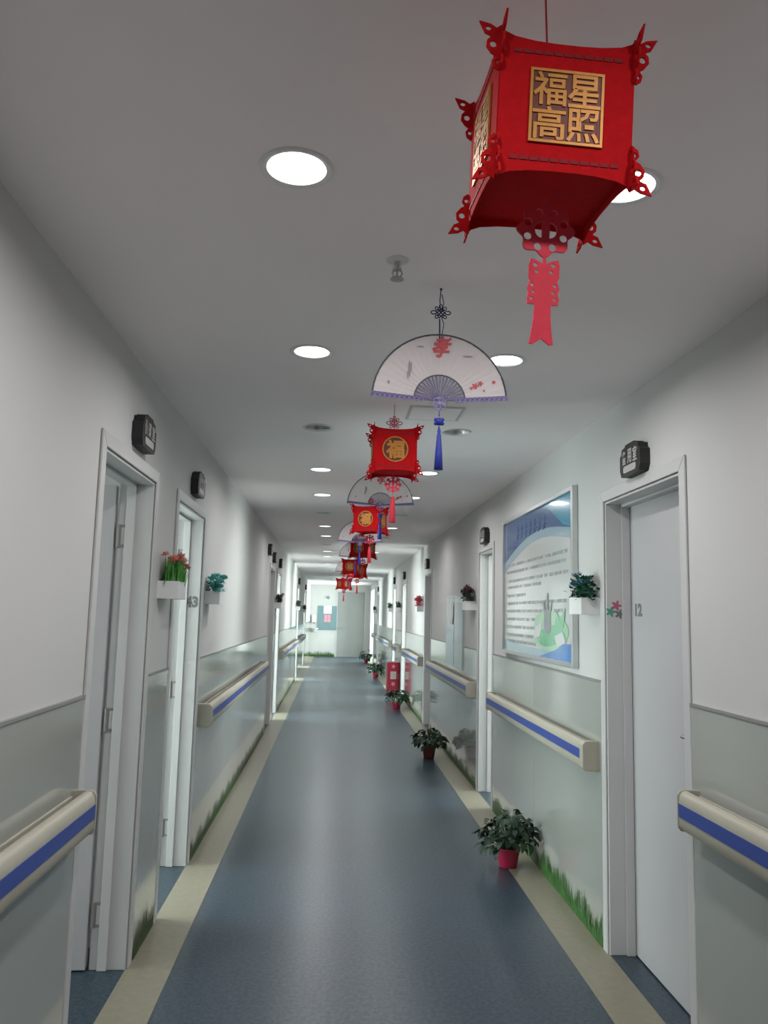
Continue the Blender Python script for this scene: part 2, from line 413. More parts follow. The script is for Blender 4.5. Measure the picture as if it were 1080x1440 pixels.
# casing of the wide bright opening at the far right
t = struct(empty('door_%d' % (len(DOORS)+2), (RX, 26.75, 0), -pi/2))
q = MB(); q.prism([(-1.2, 0), (-1.15, 0), (-1.15, 2.3), (-1.2, 2.35)], -0.018, 0); q.prism([(1.2, 0), (1.2, 2.35), (1.15, 2.3), (1.15, 0)], -0.018, 0)
q.prism([(-1.2, 2.35), (-1.15, 2.3), (1.15, 2.3), (1.2, 2.35)], -0.018, 0); q.build('casing', m_jamb, t)

# ------------------------------------------------------------------ handrails
def rail(side, a, b, label):
    L = b-a; loc, rz = onwall(side, (a+b)/2, 0.853)
    t = empty('handrail', loc, rz); tag(t, label, 'handrail')
    # profile (depth d from wall, z)
    body = [(0.035, 0.045), (0.042, 0.060), (0.056, 0.067), (0.070, 0.064), (0.080, 0.052), (0.083, 0.030), (0.083, -0.020), (0.083, -0.048),
            (0.076, -0.062), (0.060, -0.068), (0.045, -0.060), (0.035, -0.045)]
    e = 0.05; fs = 1 if side == 'L' else -1; eL, eR = (e, 0.008) if fs > 0 else (0.008, e)
    def ext(prof, x0, x1, m, mi=0):
        n = len(prof); vs = [(x0, -d, z) for d, z in prof] + [(x1, -d, z) for d, z in prof]
        m.add(vs, [tuple(range(n)), tuple(range(2*n-1, n-1, -1))]+[(i, i+n, (i+1) % n+n, (i+1) % n) for i in range(n)], mi)
    m = MB(); ext(body, -L/2+eL, L/2-eR, m); m.build('grip', m_cream, t, smooth=True)
    m = MB(); m.box(-L/2+eL, L/2-eR, -0.0855, -0.0825, -0.019, 0.025); m.build('blue_inlay', m_blue, t)
    m = MB(); m.box(-L/2+eL*0.6, L/2-eR*0.6, -0.012, 0.0, -0.055, 0.05); m.build('back_rail', m_cream, t, bevel=0.003)
    cap = [(0.0, 0.068), (0.03, 0.070), (0.062, 0.070), (0.078, 0.066), (0.088, 0.052), (0.088, -0.054), (0.078, -0.068), (0.06, -0.071), (0.0, -0.070)]
    for s in (-1, 1):
        m = MB(); x0, x1 = sorted((s*L/2, s*(L/2-(eL if s < 0 else eR)-0.001))); ext(cap, x0, x1, m); m.build('end_cap', m_cream, t, bevel=0.004)
    n = max(1, int(L/1.2))
    for k in range(n):
        x = -L/2+L*(k+0.5)/n
        MB().box(x-0.025, x+0.025, -0.05, -0.005, -0.035, 0.035).build('bracket', m_cream, t)
rail('L', -2.3, 2.72, 'cream handrail with blue stripe on the left wall nearest the camera')
rail('L', 5.16, 9.72, 'long cream handrail with blue stripe on the left wall beyond the second door')
rail('L', 12.55, 18.1, 'cream handrail on the left wall beyond the fourth door, far down the corridor')
rail('L', 19.2, 22.3, 'cream handrail farthest away on the left wall')
rail('R', -2.3, 2.82, 'cream handrail with blue stripe on the right wall nearest the camera, before the closed door')
rail('R', 3.88, 6.34, 'cream handrail with blue stripe under the framed notice board')
rail('R', 7.25, 10.52, 'cream handrail on the right wall under the bluish poster')
rail('R', 11.5, 14.2, 'cream handrail on the right wall beneath the red flower shelf')
rail('R', 15.3, 16.62, 'short cream handrail on the right wall above the red extinguisher cabinet')
rail('R', 17.6, 22.8, 'cream handrail on the right wall behind the second farthest potted plant')
rail('R', 23.9, 25.45, 'cream handrail farthest away on the right wall, beside the bright opening')

# ------------------------------------------------------------------ ceiling lamps
def lamp(x, y, lit, label, group=None):
    t = empty('ceiling_light', (x, y, CZ)); tag(t, label, 'ceiling light', group)
    MB().lathe([(HR-0.006, 0.004), (HR-0.004, -0.003), (HR+0.006, -0.006), (HR+0.012, -0.003), (HR+0.013, 0.0)], 32).build('trim_ring', m_white, t, smooth=True)
    MB().lathe([(HR-0.005, 0.002), (HR-0.012, 0.022), (HR-0.013, 0.03)], 32).build('reflector', m_shaft if not lit else m_white, t, smooth=True)
    MB().disc(HR-0.012, 0.024, 32).build('diffuser', m_glow if lit else m_off, t)
    if lit:
        l = area('lamp_light', (0, 0, -0.008), (0, 0, 0), 0.12, 0.12, LAMP_W, (1.0, 0.985, 0.985), 'DISK', radians(168)); l.parent = t
ordn = ['first', 'second', 'third', 'fourth', 'fifth', 'sixth', 'seventh', 'eighth', 'ninth', 'tenth', 'eleventh', 'twelfth', 'thirteenth', 'fourteenth']
cnt = {'L': 0, 'R': 0}
for x, y, lit in LAMPS:
    s = 'L' if x < 0.3 else 'R'; nm = 'left' if s == 'L' else 'right'
    if y < 1: lamp(x, y, lit, 'added out-of-view recessed ceiling light extending the %s row, above the camera' % nm, 'recessed ceiling lights'); continue
    k = cnt[s]; cnt[s] += 1
    lab = '%s round recessed ceiling light, %s from the camera in the %s row' % ('bright' if lit else 'unlit', ordn[k], nm)
    if k == 0: lab = 'bright round recessed ceiling light nearest the camera in the %s row' % nm
    if k == 0 and s == 'R': lab = 'round recessed ceiling light half hidden behind the largest red lantern'
    lamp(x, y, lit, lab, 'recessed ceiling lights')

# sprinkler and access panel
t = empty('fire_sprinkler', (0.15, 2.17, CZ)); tag(t, 'small pendant fire sprinkler on the ceiling in front of the nearest paper fan', 'sprinkler')
MB().lathe([(0.0001, -0.006), (0.022, -0.006), (0.032, -0.002), (0.033, 0.0)], 24).build('rosette', m_white, t, smooth=True)
MB().lathe([(0.009, 0), (0.009, -0.022), (0.013, -0.024), (0.011, -0.03), (0.0001, -0.03)], 16).build('stem', m_steel, t, smooth=True)
q = MB()
for s in (-1, 1): q.tube([(s*0.010, 0, -0.028), (s*0.014, 0, -0.04), (s*0.006, 0, -0.054)], 0.0025, 6)
q.tube([(0, 0, -0.028), (0, 0, -0.052)], 0.003, 6)
q.build('yoke', m_steel, t)
MB().lathe([(0.0001, -0.053), (0.018, -0.054), (0.020, -0.057), (0.0001, -0.058)], 16).build('deflector', m_steel, t)
t = empty('ceiling_access_panel', (0.47, 3.88, CZ)); tag(t, 'flat square access panel set in the ceiling behind the nearest paper fan', 'access panel')
MB().box(-0.135, 0.135, -0.135, 0.135, -0.004, 0.0).build('frame', m_jamb, t)
MB().box(-0.12, 0.12, -0.12, 0.12, -0.006, -0.0035).build('cover', m_ceil, t)

# ------------------------------------------------------------------ room signs
def sign(side, y, z, label, txt, w=0.235, h=0.14):
    loc, rz = onwall(side, y, z); t = empty('room_sign', loc, rz); tag(t, label, 'sign', 'room name signs above the doors')
    a, b = w/2, h/2
    out = [(-a, -b*0.55), (-a*0.86, -b*0.95), (-a*0.35, -b), (a*0.35, -b), (a*0.86, -b*0.95), (a, -b*0.55), (a, b*0.35), (a*0.84, b*0.52), (a*0.80, b*0.80),
           (a*0.5, b*0.86), (a*0.42, b), (-a*0.42, b), (-a*0.5, b*0.86), (-a*0.80, b*0.80), (-a*0.84, b*0.52), (-a, b*0.35)]
    me = plate([out], 0.044); MB().mesh(me, Matrix.Translation((0, -0.022, 0))).build('plaque', m_black, t)
    q = MB()
    if txt:
        for k, ch in enumerate(txt):
            g = fit(glyphs(ch, 0.06, 0.002, 0.0012), 0.046, 0.062)
            q.mesh(g, Matrix.Translation(((k-1)*0.062, -0.045, 0.014)))
    else:
        for k in (-1, 0, 1): q.box(k*0.062-0.018, k*0.062+0.018, -0.046, -0.044, -0.014, 0.042)
    q.build('lettering', m_pale, t)
    MB().mesh(plate([[(-0.072, -0.046), (-0.064, -0.054), (0.064, -0.054), (0.072, -0.046), (0.072, -0.032), (0.064, -0.024), (-0.064, -0.024), (-0.072, -0.032)]], 0.002),
              Matrix.Translation((0, -0.045, 0))).build('name_strip', m_pale, t)
sign('L', 3.30, 2.215, 'black room sign over the nearest open door on the left wall', '值班室')
sign('L', 4.63, 2.215, 'black room sign over the second door on the left wall, behind the coral flowers', '治疗室')
sign('L', 9.96, 2.26, 'black room sign hung highest above the far end of the long left handrail', None)
sign('L', 10.73, 2.215, 'black room sign over the third door on the left wall', None)
sign('L', 12.0, 2.215, 'black room sign over the fourth door on the left wall', None)
sign('L', 18.64, 2.215, 'tiny black room sign over the fifth door on the left wall', None)
sign('L', 22.88, 2.215, 'farthest black room sign on the left wall', None)
sign('R', 3.33, 2.19, 'black room sign with three pale characters over the white closed door on the right', '备用室')
sign('R', 6.79, 2.19, 'black room sign just left of the framed notice board', '办公室')
sign('R', 11.06, 2.21, 'black room sign over the third visible door on the right wall', None)
sign('R', 14.73, 2.22, 'black room sign over the fourth visible door on the right wall', None)
sign('R', 17.12, 2.22, 'black room sign over the fifth visible door on the right wall', None)
sign('R', 23.33, 2.22, 'farthest black room sign on the right wall', None)

# stickers by the doors
m_stg = mat('sticker_green', (0.08, 0.30, 0.22), 0.5); m_stp = mat('sticker_rose', (0.42, 0.10, 0.16), 0.5); m_std = mat('sticker_grey', (0.16, 0.16, 0.17), 0.5)
def blob(cx, cz, r, n=5, ph=0): return [(cx+r*(0.72+0.28*cos(n*(a+ph)))*cos(a), cz+r*(0.72+0.28*cos(n*(a+ph)))*sin(a)) for a in [2*pi*k/30 for k in range(30)]]
# far reveal of the white closed door (faces the camera)
t = empty('flower_sticker', (RX+0.042, 3.84-CW-0.0125, 1.545)); tag(t, 'small rose and green flower sticker on the reveal of the white closed door', 'sticker')
for nm, c, mm in (('blossom', (0.006, 0.024, 0.026), m_stp), ('leaf_print', (-0.022, -0.006, 0.026), m_stg), ('leaf_print', (0.020, -0.016, 0.024), m_std)):
    MB().mesh(plate([blob(*c)], 0.0012)).build(nm, mm, t)
loc, rz = onwall('R', 3.672, 1.55, -0.1168)
q = MB().mesh(fit(glyphs('12', 0.06, 0.002, 0.003), 0.085, 0.06)).build('door_number_sticker', m_std, None, loc=loc, rot=(0, 0, rz)); tag(q, 'grey door number on the white closed door at the right', 'sticker')
t = MB().mesh(fit(glyphs('43', 0.06, 0.002, 0.003), 0.078, 0.07)).build('door_number_sticker', m_std, None, loc=(LX-0.048, 5.09-CW-0.0125, 1.55)); tag(t, 'dark door number beside the second door on the left, by the coral flowers', 'sticker')

# ------------------------------------------------------------------ lanterns
def lantern_meshes():
    D = {}
    def half(): return [(0.1, 0.050), (0.104, 0.047), (0.111, 0.052), (0.113, 0.061), (0.108, 0.068), (0.115, 0.072), (0.122, 0.081), (0.121, 0.091), (0.115, 0.097),
                        (0.125, 0.101), (0.134, 0.118), (0.117, 0.115), (0.108, 0.110), (0.101, 0.115), (0.095, 0.107), (0.08, 0.101), (0.05, 0.097), (0.02, 0.0955)]
    tr = half(); tl = [(-x, z) for x, z in reversed(tr)]
    bl = [(x, -z) for x, z in reversed(tl)]; br = [(x, -z) for x, z in reversed(tr)]
    out = tr + tl + [(p[0], p[1]) for p in bl] + br
    holes = []
    for sx in (-1, 1):
        for sz in (-1, 1):
            holes += [circ(sx*0.112, sz*0.085, 0.0052, 8), circ(sx*0.1055, sz*0.059, 0.0035, 8), circ(sx*0.120, sz*0.108, 0.0045, 8, 0.0035)]
    D['panel'] = plate([out]+holes, 0.003)
    # row of little slits at top and bottom of a panel
    q = MB()
    for sz in (-1, 1):
        for k in range(11):
            x = -0.075+k*0.015
            q.box(x-0.0062, x+0.0062, -0.0008, 0.0008, sz*0.0795-0.0028, sz*0.0795+0.0028)
    D['slits'] = q
    m1 = MB(); m1.box(-0.053, 0.053, -0.001, 0.001, -0.053, 0.053); D['sq_back'] = m1
    m2 = MB(); f = 0.004
    m2.box(-0.055, 0.055, -0.002, 0.001, -0.055, -0.055+f); m2.box(-0.055, 0.055, -0.002, 0.001, 0.055-f, 0.055)
    m2.box(-0.055, -0.055+f, -0.002, 0.001, -0.051, 0.051); m2.box(0.055-f, 0.055, -0.002, 0.001, -0.051, 0.051)
    for ch, cx, cz in (('福', -0.0255, 0.0255), ('星', 0.0255, 0.0255), ('高', -0.0255, -0.0255), ('照', 0.0255, -0.0255)):
        m2.mesh(fit(glyphs(ch, 0.05, 0.0010, 0.0007), 0.0495, 0.0495), Matrix.Translation((cx, -0.0015, cz)))
    D['sq_gold'] = m2
    m3 = MB().mesh(plate([circ(0, 0, 0.052, 36)], 0.002)); D['rd_back'] = m3
    m4 = MB().mesh(plate([circ(0, 0, 0.056, 40), circ(0, 0, 0.0505, 40)], 0.003), Matrix.Translation((0, -0.001, 0)))
    m4.mesh(fit(glyphs('福', 0.06, 0.002, 0.0022), 0.080, 0.082), Matrix.Translation((0, -0.0015, 0)))
    D['rd_gold'] = m4
    # round cut-out medallion under the lantern
    R0 = [(0.043*(1+0.10*cos(8*a))*cos(a), 0.040*(1+0.10*cos(8*a))*sin(a)) for a in [2*pi*k/64 for k in range(64)]]
    hol = []
    for k in range(8):
        a = 2*pi*(k+0.5)/8; hol.append(circ(0.031*cos(a), 0.029*sin(a), 0.0065, 8))
    for s in (-1, 1): hol.append([(s*(0.006+0.012*cos(a)), 0.013*sin(a)) for a in [pi*j/8-pi/2 for j in range(9)]])
    D['medal'] = plate([R0]+hol, 0.004)
    o = [(0.0025, 0.0), (0.0025, -0.010), (0.010, -0.006), (0.020, -0.003), (0.0225, -0.012), (0.0225, -0.030), (0.020, -0.036), (0.0235, -0.046), (0.0215, -0.053),
         (0.0235, -0.062), (0.0225, -0.070), (0.012, -0.070), (0.0125, -0.090), (0.015, -0.112), (0.0175, -0.128), (0.012, -0.129), (0.005, -0.124), (0.0, -0.120)]
    o2 = o + [(-x, z) for x, z in reversed(o) if x > 0]
    hh = []
    for s in (-1, 1): hh += [circ(s*0.013, -0.012, 0.0035, 6), circ(s*0.0105, -0.022, 0.003, 6), circ(s*0.0165, -0.042, 0.0028, 6), circ(s*0.0145, -0.052, 0.0028, 6), circ(s*0.017, -0.062, 0.0028, 6)]
    D['tail'] = plate([o2]+hh, 0.003)
    # tubular knot with side loops
    q = MB()
    def ring(cx, cz, rx, rz, th, y=0, rot=0, n=16):
        pts = []
        for k in range(n):
            a = 2*pi*k/n; x, z = rx*cos(a), rz*sin(a)
            pts.append((cx+x*cos(rot)-z*sin(rot), y, cz+x*sin(rot)+z*cos(rot)))
        q.tube(pts, th, 5, 0, True)
    for i in range(-1, 2):
        for s in (1, -1): q.tube([(-0.016+i*0.010, 0.002*s, -0.016*s+i*0.010*s), (0.016+i*0.010, -0.002*s, 0.016*s+i*0.010*s)] if False else
                                 [(-0.014-0.007*i*s, 0.0015*s, -0.014*s+0.007*i), (0.014-0.007*i*s, 0.0015*s, 0.014*s+0.007*i)], 0.0022, 5)
    for s in (-1, 1): ring(s*0.027, 0, 0.011, 0.007, 0.0022); ring(s*0.015, 0.016, 0.008, 0.006, 0.0020, 0, s*0.8); ring(s*0.015, -0.016, 0.008, 0.006, 0.0020, 0, -s*0.8)
    ring(0, 0.024, 0.006, 0.009, 0.002)
    D['knot'] = q
    return D
LM = lantern_meshes()
panel_data = MB().mesh(LM['panel']).data('panel', m_red)
slit_data = LM['slits'].data('slit_band', m_dred); sqb = LM['sq_back'].data('emblem_ground', m_brown); sqg = LM['sq_gold'].data('emblem', m_gold)
rdb = LM['rd_back'].data('emblem_ground', m_brown); rdg = LM['rd_gold'].data('emblem', m_gold)
medal_data = MB().mesh(LM['medal']).data('medallion', m_redt); tail_data = MB().mesh(LM['tail']).data('paper_tassel', m_redt)
knot_data = LM['knot'].data('knot', m_redt, True)
q = MB(); fr = []
q.lathe([(0.0001, -0.0), (0.006, -0.002), (0.0085, -0.008), (0.0075, -0.016), (0.010, -0.020), (0.0125, -0.06), (0.0155, -0.125), (0.012, -0.127), (0.0001, -0.126)], 14)
silk_red = q.data('silk_tassel', m_redt, True)
def lantern(x, y, z, yaw, label, square, tilt=(0.0, 0.0)):
    t = empty('palace_lantern', (x, y, z)); t.rotation_euler = (tilt[0], tilt[1], yaw)
    tag(t, label, 'lantern', 'red lanterns hanging in a line from the ceiling')
    for k in range(4):
        a = k*pi/2; d = 0.1
        p = link('side_panel', panel_data, t, (sin(a)*d, -cos(a)*d, 0), (0, 0, a))
        link('slit_band', slit_data, p, (0, -0.002, 0))['kind'] = 'stuff'
        link('emblem_ground', sqb if square else rdb, p, (0, -0.0022, 0), (0, 0, 0), (1, 1, 1) if square else (1.08, 1, 1.08))
        link('emblem', sqg if square else rdg, p, (0, -0.0030, 0), (0, 0, 0), (1, 1, 1) if square else (1.08, 1, 1.08))
    MB().box(-0.1, 0.1, -0.1, 0.1, -0.0875, -0.0845).build('base', m_red, t)
    MB().box(-0.1, 0.1, -0.1, 0.1, 0.082, 0.085).build('lid', m_red, t)
    mo = 0.006 if square else 0.0
    link('medallion', medal_data, t, (mo, 0, -0.140 if square else -0.150), (0, 0, 0), (1.0, 1, 1.0) if square else (0.86, 1, 0.9))
    mz = -0.140 if square else -0.150
    MB().tube([(mo, 0, -0.086), (mo, 0, mz+0.034)], 0.0014, 5).build('cord', m_redt, t)
    MB().tube([(mo, 0, mz-0.034), (mo, 0, (-0.190 if square else -0.208))], 0.0014, 5).build('cord', m_redt, t)
    top = 0.085
    if square:
        link('paper_tassel', tail_data, t, (mo, 0, -0.183), (0, 0, 0), (1.1, 1, 1.08))
    else:
        link('silk_tassel', silk_red, t, (0, 0, -0.205)); link('knot', knot_data, t, (0, 0, 0.148))
    inv = t.rotation_euler.to_matrix().inverted() @ Vector((0, 0, CZ-z))
    MB().tube([(0, 0, 0.084), tuple(inv)], 0.0016, 5).build('cord', m_redt, t)
lantern(0.312, 1.17, 2.245, 0.03, 'largest and nearest red box lantern with square gold characters and a paper tassel', True, (0.075, 0.025))
lantern(0.262, 3.75, 2.262, 0.0, 'second nearest red lantern with round gold emblem, hanging just beyond the nearest paper fan', False)
lantern(0.262, 6.2, 2.225, -0.40, 'third nearest red lantern, turned so that two sides show, behind a blue tassel', False)
lantern(0.30, 8.8, 2.215, -0.5, 'fourth red lantern in the line, dark red and partly behind the third', False)
lantern(0.222, 11.4, 2.16, -0.15, 'fifth red lantern in the line, bright orange-red with a gold emblem', False)
lantern(0.33, 11.9, 2.13, 0.5, 'dark red lantern just right of the fifth lantern', False)
lantern(0.185, 15.6, 2.07, 0.6, 'farthest and lowest pinkish red lantern in front of the end wall', False)

# ------------------------------------------------------------------ fans
FR, FI, FA = 0.205, 0.078, radians(5)
def fan_meshes():
    D = {}
    # pleated paper leaf
    n = 48; q = MB(); vs = []; fs = []
    for i in range(n+1):
        a = FA+(pi-2*FA)*i/n; dy = 0.0005*(1 if i % 2 else -1)
        for r in (FI, (FI+FR)/2, FR): vs.append((r*cos(a), dy, r*sin(a)))
    for i in range(n):
        for j in range(2): fs.append((i*3+j, i*3+j+1, (i+1)*3+j+1, (i+1)*3+j))
    k = len(vs); vs2 = vs + [(x, y+0.0016, z) for x, y, z in vs]; fs2 = fs + [tuple(k+t for t in reversed(f)) for f in fs]
    q.add(vs2, fs2); D['leaf'] = q.data('paper_leaf', m_paper, recalc=False)
    q = MB()
    for R_, w_ in ((FR, 0.0030), (FI, 0.0022)):
        q.tube([(R_*cos(a), 0, R_*sin(a)) for a in [FA+(pi-2*FA)*i/40 for i in range(41)]], w_, 5)
    D['edge'] = q.data('arc_edging', m_fdark)
    D['stick'] = MB().prism([(-0.0008, 0.012), (0.0008, 0.012), (0.0022, FI), (-0.0022, FI)], -0.0012, 0.0012).data('stick', m_purple)
    D['guard'] = MB().prism([(-0.003, 0.0), (0.003, 0.0), (0.006, FR+0.002), (-0.006, FR+0.002)], -0.003, 0.003).data('guard_stick', m_purple)
    q = MB()
    for i in range(11):
        r = 0.055+i*0.0148
        q.tube([(0.004+0.0055*cos(t), -0.004, r+0.006*sin(t)) for t in [2*pi*j/9 for j in range(9)]], 0.0018, 4, 0, True)
    D['lace'] = q.data('lace_edge', m_lace)
    q = MB()
    for k in range(6):
        a = 2*pi*k/6+0.3
        q.tube([(0.014*cos(a)+0.0075*cos(t), -0.004, -0.012+0.014*sin(a)+0.0075*sin(t)) for t in [2*pi*j/10 for j in range(10)]], 0.0018, 5, 0, True)
    q.ball((0, -0.003, -0.012), 0.007)
    D['rosette'] = q.data('rosette', m_lace, True)
    q = MB(); q.tube([(0, 0, -0.034), (0, 0, -0.05)], 0.0018, 5); q.ball((0, 0, -0.066), 0.0135, sz=0.9)
    for s in (-1, 1): q.ball((s*0.010, 0, -0.060), 0.006); q.ball((s*0.010, 0, -0.072), 0.006)
    q.tube([(0, 0, -0.08), (0, 0, -0.09)], 0.003, 5)
    D['tknot'] = q.data('bead_knot', m_tblue, True)
    D['tassel'] = MB().lathe([(0.0001, -0.086), (0.004, -0.088), (0.0055, -0.096), (0.0045, -0.102), (0.0065, -0.108), (0.0105, -0.16), (0.0135, -0.213), (0.0001, -0.211)], 12).data('silk_tassel', m_tblue, True)
    _sh = Matrix.Identity(4); _sh[0][2] = 0.22
    D['char'] = MB().mesh(fit(glyphs('孝', 0.05, 0.001, 0.0014), 0.056, 0.066), _sh).data('red_character', m_fred)
    q = MB()
    for (x, z, w_, h_) in ((-0.093, 0.094, 0.006, 0.05), (-0.088, 0.10, 0.003, 0.03), (-0.155, 0.05, 0.005, 0.012), (-0.098, 0.075, 0.003, 0.025), (0.085, 0.14, 0.03, 0.004), (-0.06, 0.165, 0.02, 0.003)):
        q.mesh(plate([circ(x, z, w_/2+0.001, 10, h_/2)], 0.0008), Matrix.Translation((0, -0.0028, 0)))
    D['ink'] = q.data('ink_drawing', m_ink)
    q = MB()
    for (x, z, r) in ((0.108, 0.048, 0.011), (0.124, 0.056, 0.009), (0.096, 0.040, 0.006), (0.165, 0.062, 0.007), (0.135, 0.034, 0.004)):
        q.mesh(plate([blob(x, z, r)], 0.0008), Matrix.Translation((0, -0.0028, 0)))
    D['bloom'] = q.data('blossom_drawing', m_fred)
    return D
FM = fan_meshes()
nk = LM['knot'].data('cord_knot', m_navy, True)
def fan(x, y, z, yaw, label):
    t = empty('folding_fan', (x, y, z), yaw); tag(t, label, 'fan', 'white paper fans hanging between the lanterns')
    link('paper_leaf', FM['leaf'], t); link('arc_edging', FM['edge'], t)
    lf = t.children[0]
    link('red_character', FM['char'], lf, (0.004, -0.0028, 0.166)); link('ink_drawing', FM['ink'], lf); link('blossom_drawing', FM['bloom'], lf)
    for k in range(19): link('stick', FM['stick'], t, (0, 0, 0), (0, -(pi/2-(FA+(pi-2*FA)*(k+0.5)/19)), 0))
    for s in (-1, 1):
        g = link('guard_stick', FM['guard'], t, (0, 0, 0), (0, s*(pi/2-FA+0.012), 0))
        link('lace_edge', FM['lace'], g, (0, 0, 0), (0, 0, 0), (s, 1, 1))
    link('rosette', FM['rosette'], t); link('bead_knot', FM['tknot'], t); link('silk_tassel', FM['tassel'], t)
    H = CZ-z
    q = MB(); kz = 0.275 if H > 0.3 else FR+0.04
    for pth, rr in (([(-0.002, 0, FR-0.03), (-0.003, 0, kz-0.02)], 0.0022), ([(0.003, 0, FR-0.015), (0.010, 0, (FR+kz)/2), (0.003, 0, kz-0.015)], 0.0014),
                    ([(-0.001, 0, kz), (-0.003, 0, (kz+H)/2), (0, 0, H)], 0.0018), ([(0.001, 0, kz), (0.009, 0, kz+0.03), (0.003, 0, H-0.02)], 0.0014)):
        MB().tube(pth, rr, 5).build('cord', m_navy, t, smooth=True)
    q.ball((0, 0, H-0.004), 0.004); q.build('ceiling_hook', m_navy, t, smooth=True); link('cord_knot', nk, t, (0, -0.001, kz), (0, 0, 0), (0.8, 0.8, 0.8))
fan(0.299, 2.35, 2.146, 0.0, 'largest and nearest white paper fan with a red character and blue tassel')
fan(0.270, 4.95, 2.175, 0.0, 'second nearest white paper fan, behind the round-emblem lantern')
fan(0.225, 7.5, 2.165, 0.05, 'third white paper fan, half hidden by the third red lantern')
fan(0.255, 10.1, 2.205, 0.0, 'fourth white paper fan, mostly hidden behind lanterns')
fan(0.215, 12.9, 2.16, 0.0, 'fifth and farthest paper fan, greyish behind the far lanterns')

# ------------------------------------------------------------------ potted plants on the floor
def leaf_mesh(nm, mt, L=0.085, W=0.062):
    prof = [(0.0, 0.0), (0.10, 0.55), (0.28, 0.92), (0.5, 1.0), (0.72, 0.72), (0.88, 0.34), (1.0, 0.0)]
    vs = []; fs = []
    for i, (t, w_) in enumerate(prof):
        y = t*L; zc = 0.012*sin(t*pi)-0.03*t*t
        vs += [(-w_*W/2, y-(0.012 if t < 0.15 else 0), zc+0.010*w_), (0, y, zc), (w_*W/2, y-(0.012 if t < 0.15 else 0), zc+0.010*w_)]
    for i in range(len(prof)-1):
        a = 3*i; fs += [(a, a+1, a+4, a+3), (a+1, a+2, a+5, a+4)]
    return MB().add(vs, fs).data(nm, mt, True, recalc=False)
leafd = leaf_mesh('leaf', m_leaf)
m_leaf2 = mat('mid_green_leaf', (0.02, 0.085, 0.04), 0.6, var=0.3, scale=18)
leafd2 = leaf_mesh('leaf', m_leaf2)
def potted(x, y, label, n=58, sc=1.0, rad=0.17, ht=0.30, light=False, seed=1, potm=None):
    rnd = random.Random(seed); t = empty('potted_plant', (x, y, 0.002)); tag(t, label, 'potted plant', 'potted plants standing along the right wall')
    pot = MB().lathe([(0.0001, 0.0), (0.050, 0.0), (0.054, 0.004), (0.070, 0.096), (0.076, 0.098), (0.077, 0.114), (0.071, 0.115), (0.066, 0.10), (0.060, 0.09)], 28).build('pot', potm or m_pot, t, smooth=True)
    MB().disc(0.0655, 0.097, 24).build('soil', m_soil, t)
    sm = MB(); L = []
    for k in range(n):
        a = rnd.uniform(0, 2*pi); u = rnd.random()
        rr = rad*(0.2+0.8*math.sqrt(u)); zz = 0.12+ht*(1-0.55*(rr/rad)**2)*rnd.uniform(0.35, 1.0)
        if rr > rad*0.8 and rnd.random() < 0.4: zz = rnd.uniform(0.10, 0.2)
        tip = Vector((rr*cos(a), rr*sin(a), zz))
        L.append((tip, a))
        b0 = Vector((0.03*cos(a), 0.03*sin(a), 0.096))
        sm.tube([b0, b0.lerp(tip, 0.5)+Vector((0, 0, 0.03)), tip], 0.0018, 4)
    sm.build('stems', m_leaf2, t)
    for tip, a in L:
        s = rnd.uniform(0.75, 1.15)*sc
        link('leaf', leafd2 if light and rnd.random() < 0.6 else leafd, t, tuple(tip), (rnd.uniform(-0.9, 0.35), rnd.uniform(-0.5, 0.5), a-pi/2+rnd.uniform(-0.7, 0.7)), (s, s, s))
    return t
potted(1.105, 5.05, 'nearest and largest potted plant, dark leaves in a magenta pot on the beige floor strip', 120, 0.72, 0.155, 0.22, seed=3)
m_terra = mat('dark_terracotta', (0.16, 0.03, 0.02), 0.6, var=0.1)
potted(1.06, 8.75, 'second nearest potted plant, nearly black leaves in a brown pot', 100, 0.80, 0.16, 0.20, seed=5, potm=m_terra)
potted(1.06, 13.15, 'third potted plant, green leaves in a red pot in front of the red extinguisher cabinet', 80, 0.95, 0.165, 0.20, True, 8)
potted(1.06, 19.6, 'fourth potted plant beyond the red extinguisher cabinet', 70, 1.0, 0.165, 0.24, True, 11)
potted(1.06, 25.4, 'farthest potted plant near the bright end of the corridor', 60, 1.1, 0.17, 0.28, True, 13)

# ------------------------------------------------------------------ wall planters with artificial flowers
m_teal = mat('teal_leaves', (0.12, 0.45, 0.42), 0.55, var=0.3, scale=40); m_grn = mat('fresh_green_leaves', (0.07, 0.26, 0.04), 0.55, var=0.35, scale=40)
m_dgrn = mat('deep_green_leaves', (0.015, 0.11, 0.06), 0.55, var=0.4, scale=40); m_coral = mat('coral_petals', (0.80, 0.20, 0.17), 0.6, var=0.15, scale=50)
m_bgrn = mat('blue_petals', (0.06, 0.14, 0.22), 0.6, var=0.2, scale=50); m_wine = mat('wine_petals', (0.07, 0.012, 0.02), 0.6, var=0.3, scale=50)
m_rose = mat('rose_petals', (0.55, 0.08, 0.12), 0.6, var=0.2, scale=50); m_olive = mat('olive_leaves', (0.05, 0.06, 0.04), 0.6, var=0.3, scale=40)
def petal_flower(mm, r):
    q = MB()
    for k in range(6):
        a = 2*pi*k/6
        q.add([(0, 0, 0), (r*0.6*cos(a-0.45), r*0.6*sin(a-0.45), r*0.25), (r*cos(a), r*sin(a), r*0.45), (r*0.6*cos(a+0.45), r*0.6*sin(a+0.45), r*0.25)], [(0, 1, 2, 3)])
    for k in range(4):
        a = 2*pi*k/4+0.4
        q.add([(0, 0, 0), (r*0.3*cos(a-0.6), r*0.3*sin(a-0.6), r*0.5), (r*0.35*cos(a), r*0.35*sin(a), r*0.85), (r*0.3*cos(a+0.6), r*0.3*sin(a+0.6), r*0.5)], [(0, 1, 2, 3)])
    return q.data('flower', mm, True, recalc=False)
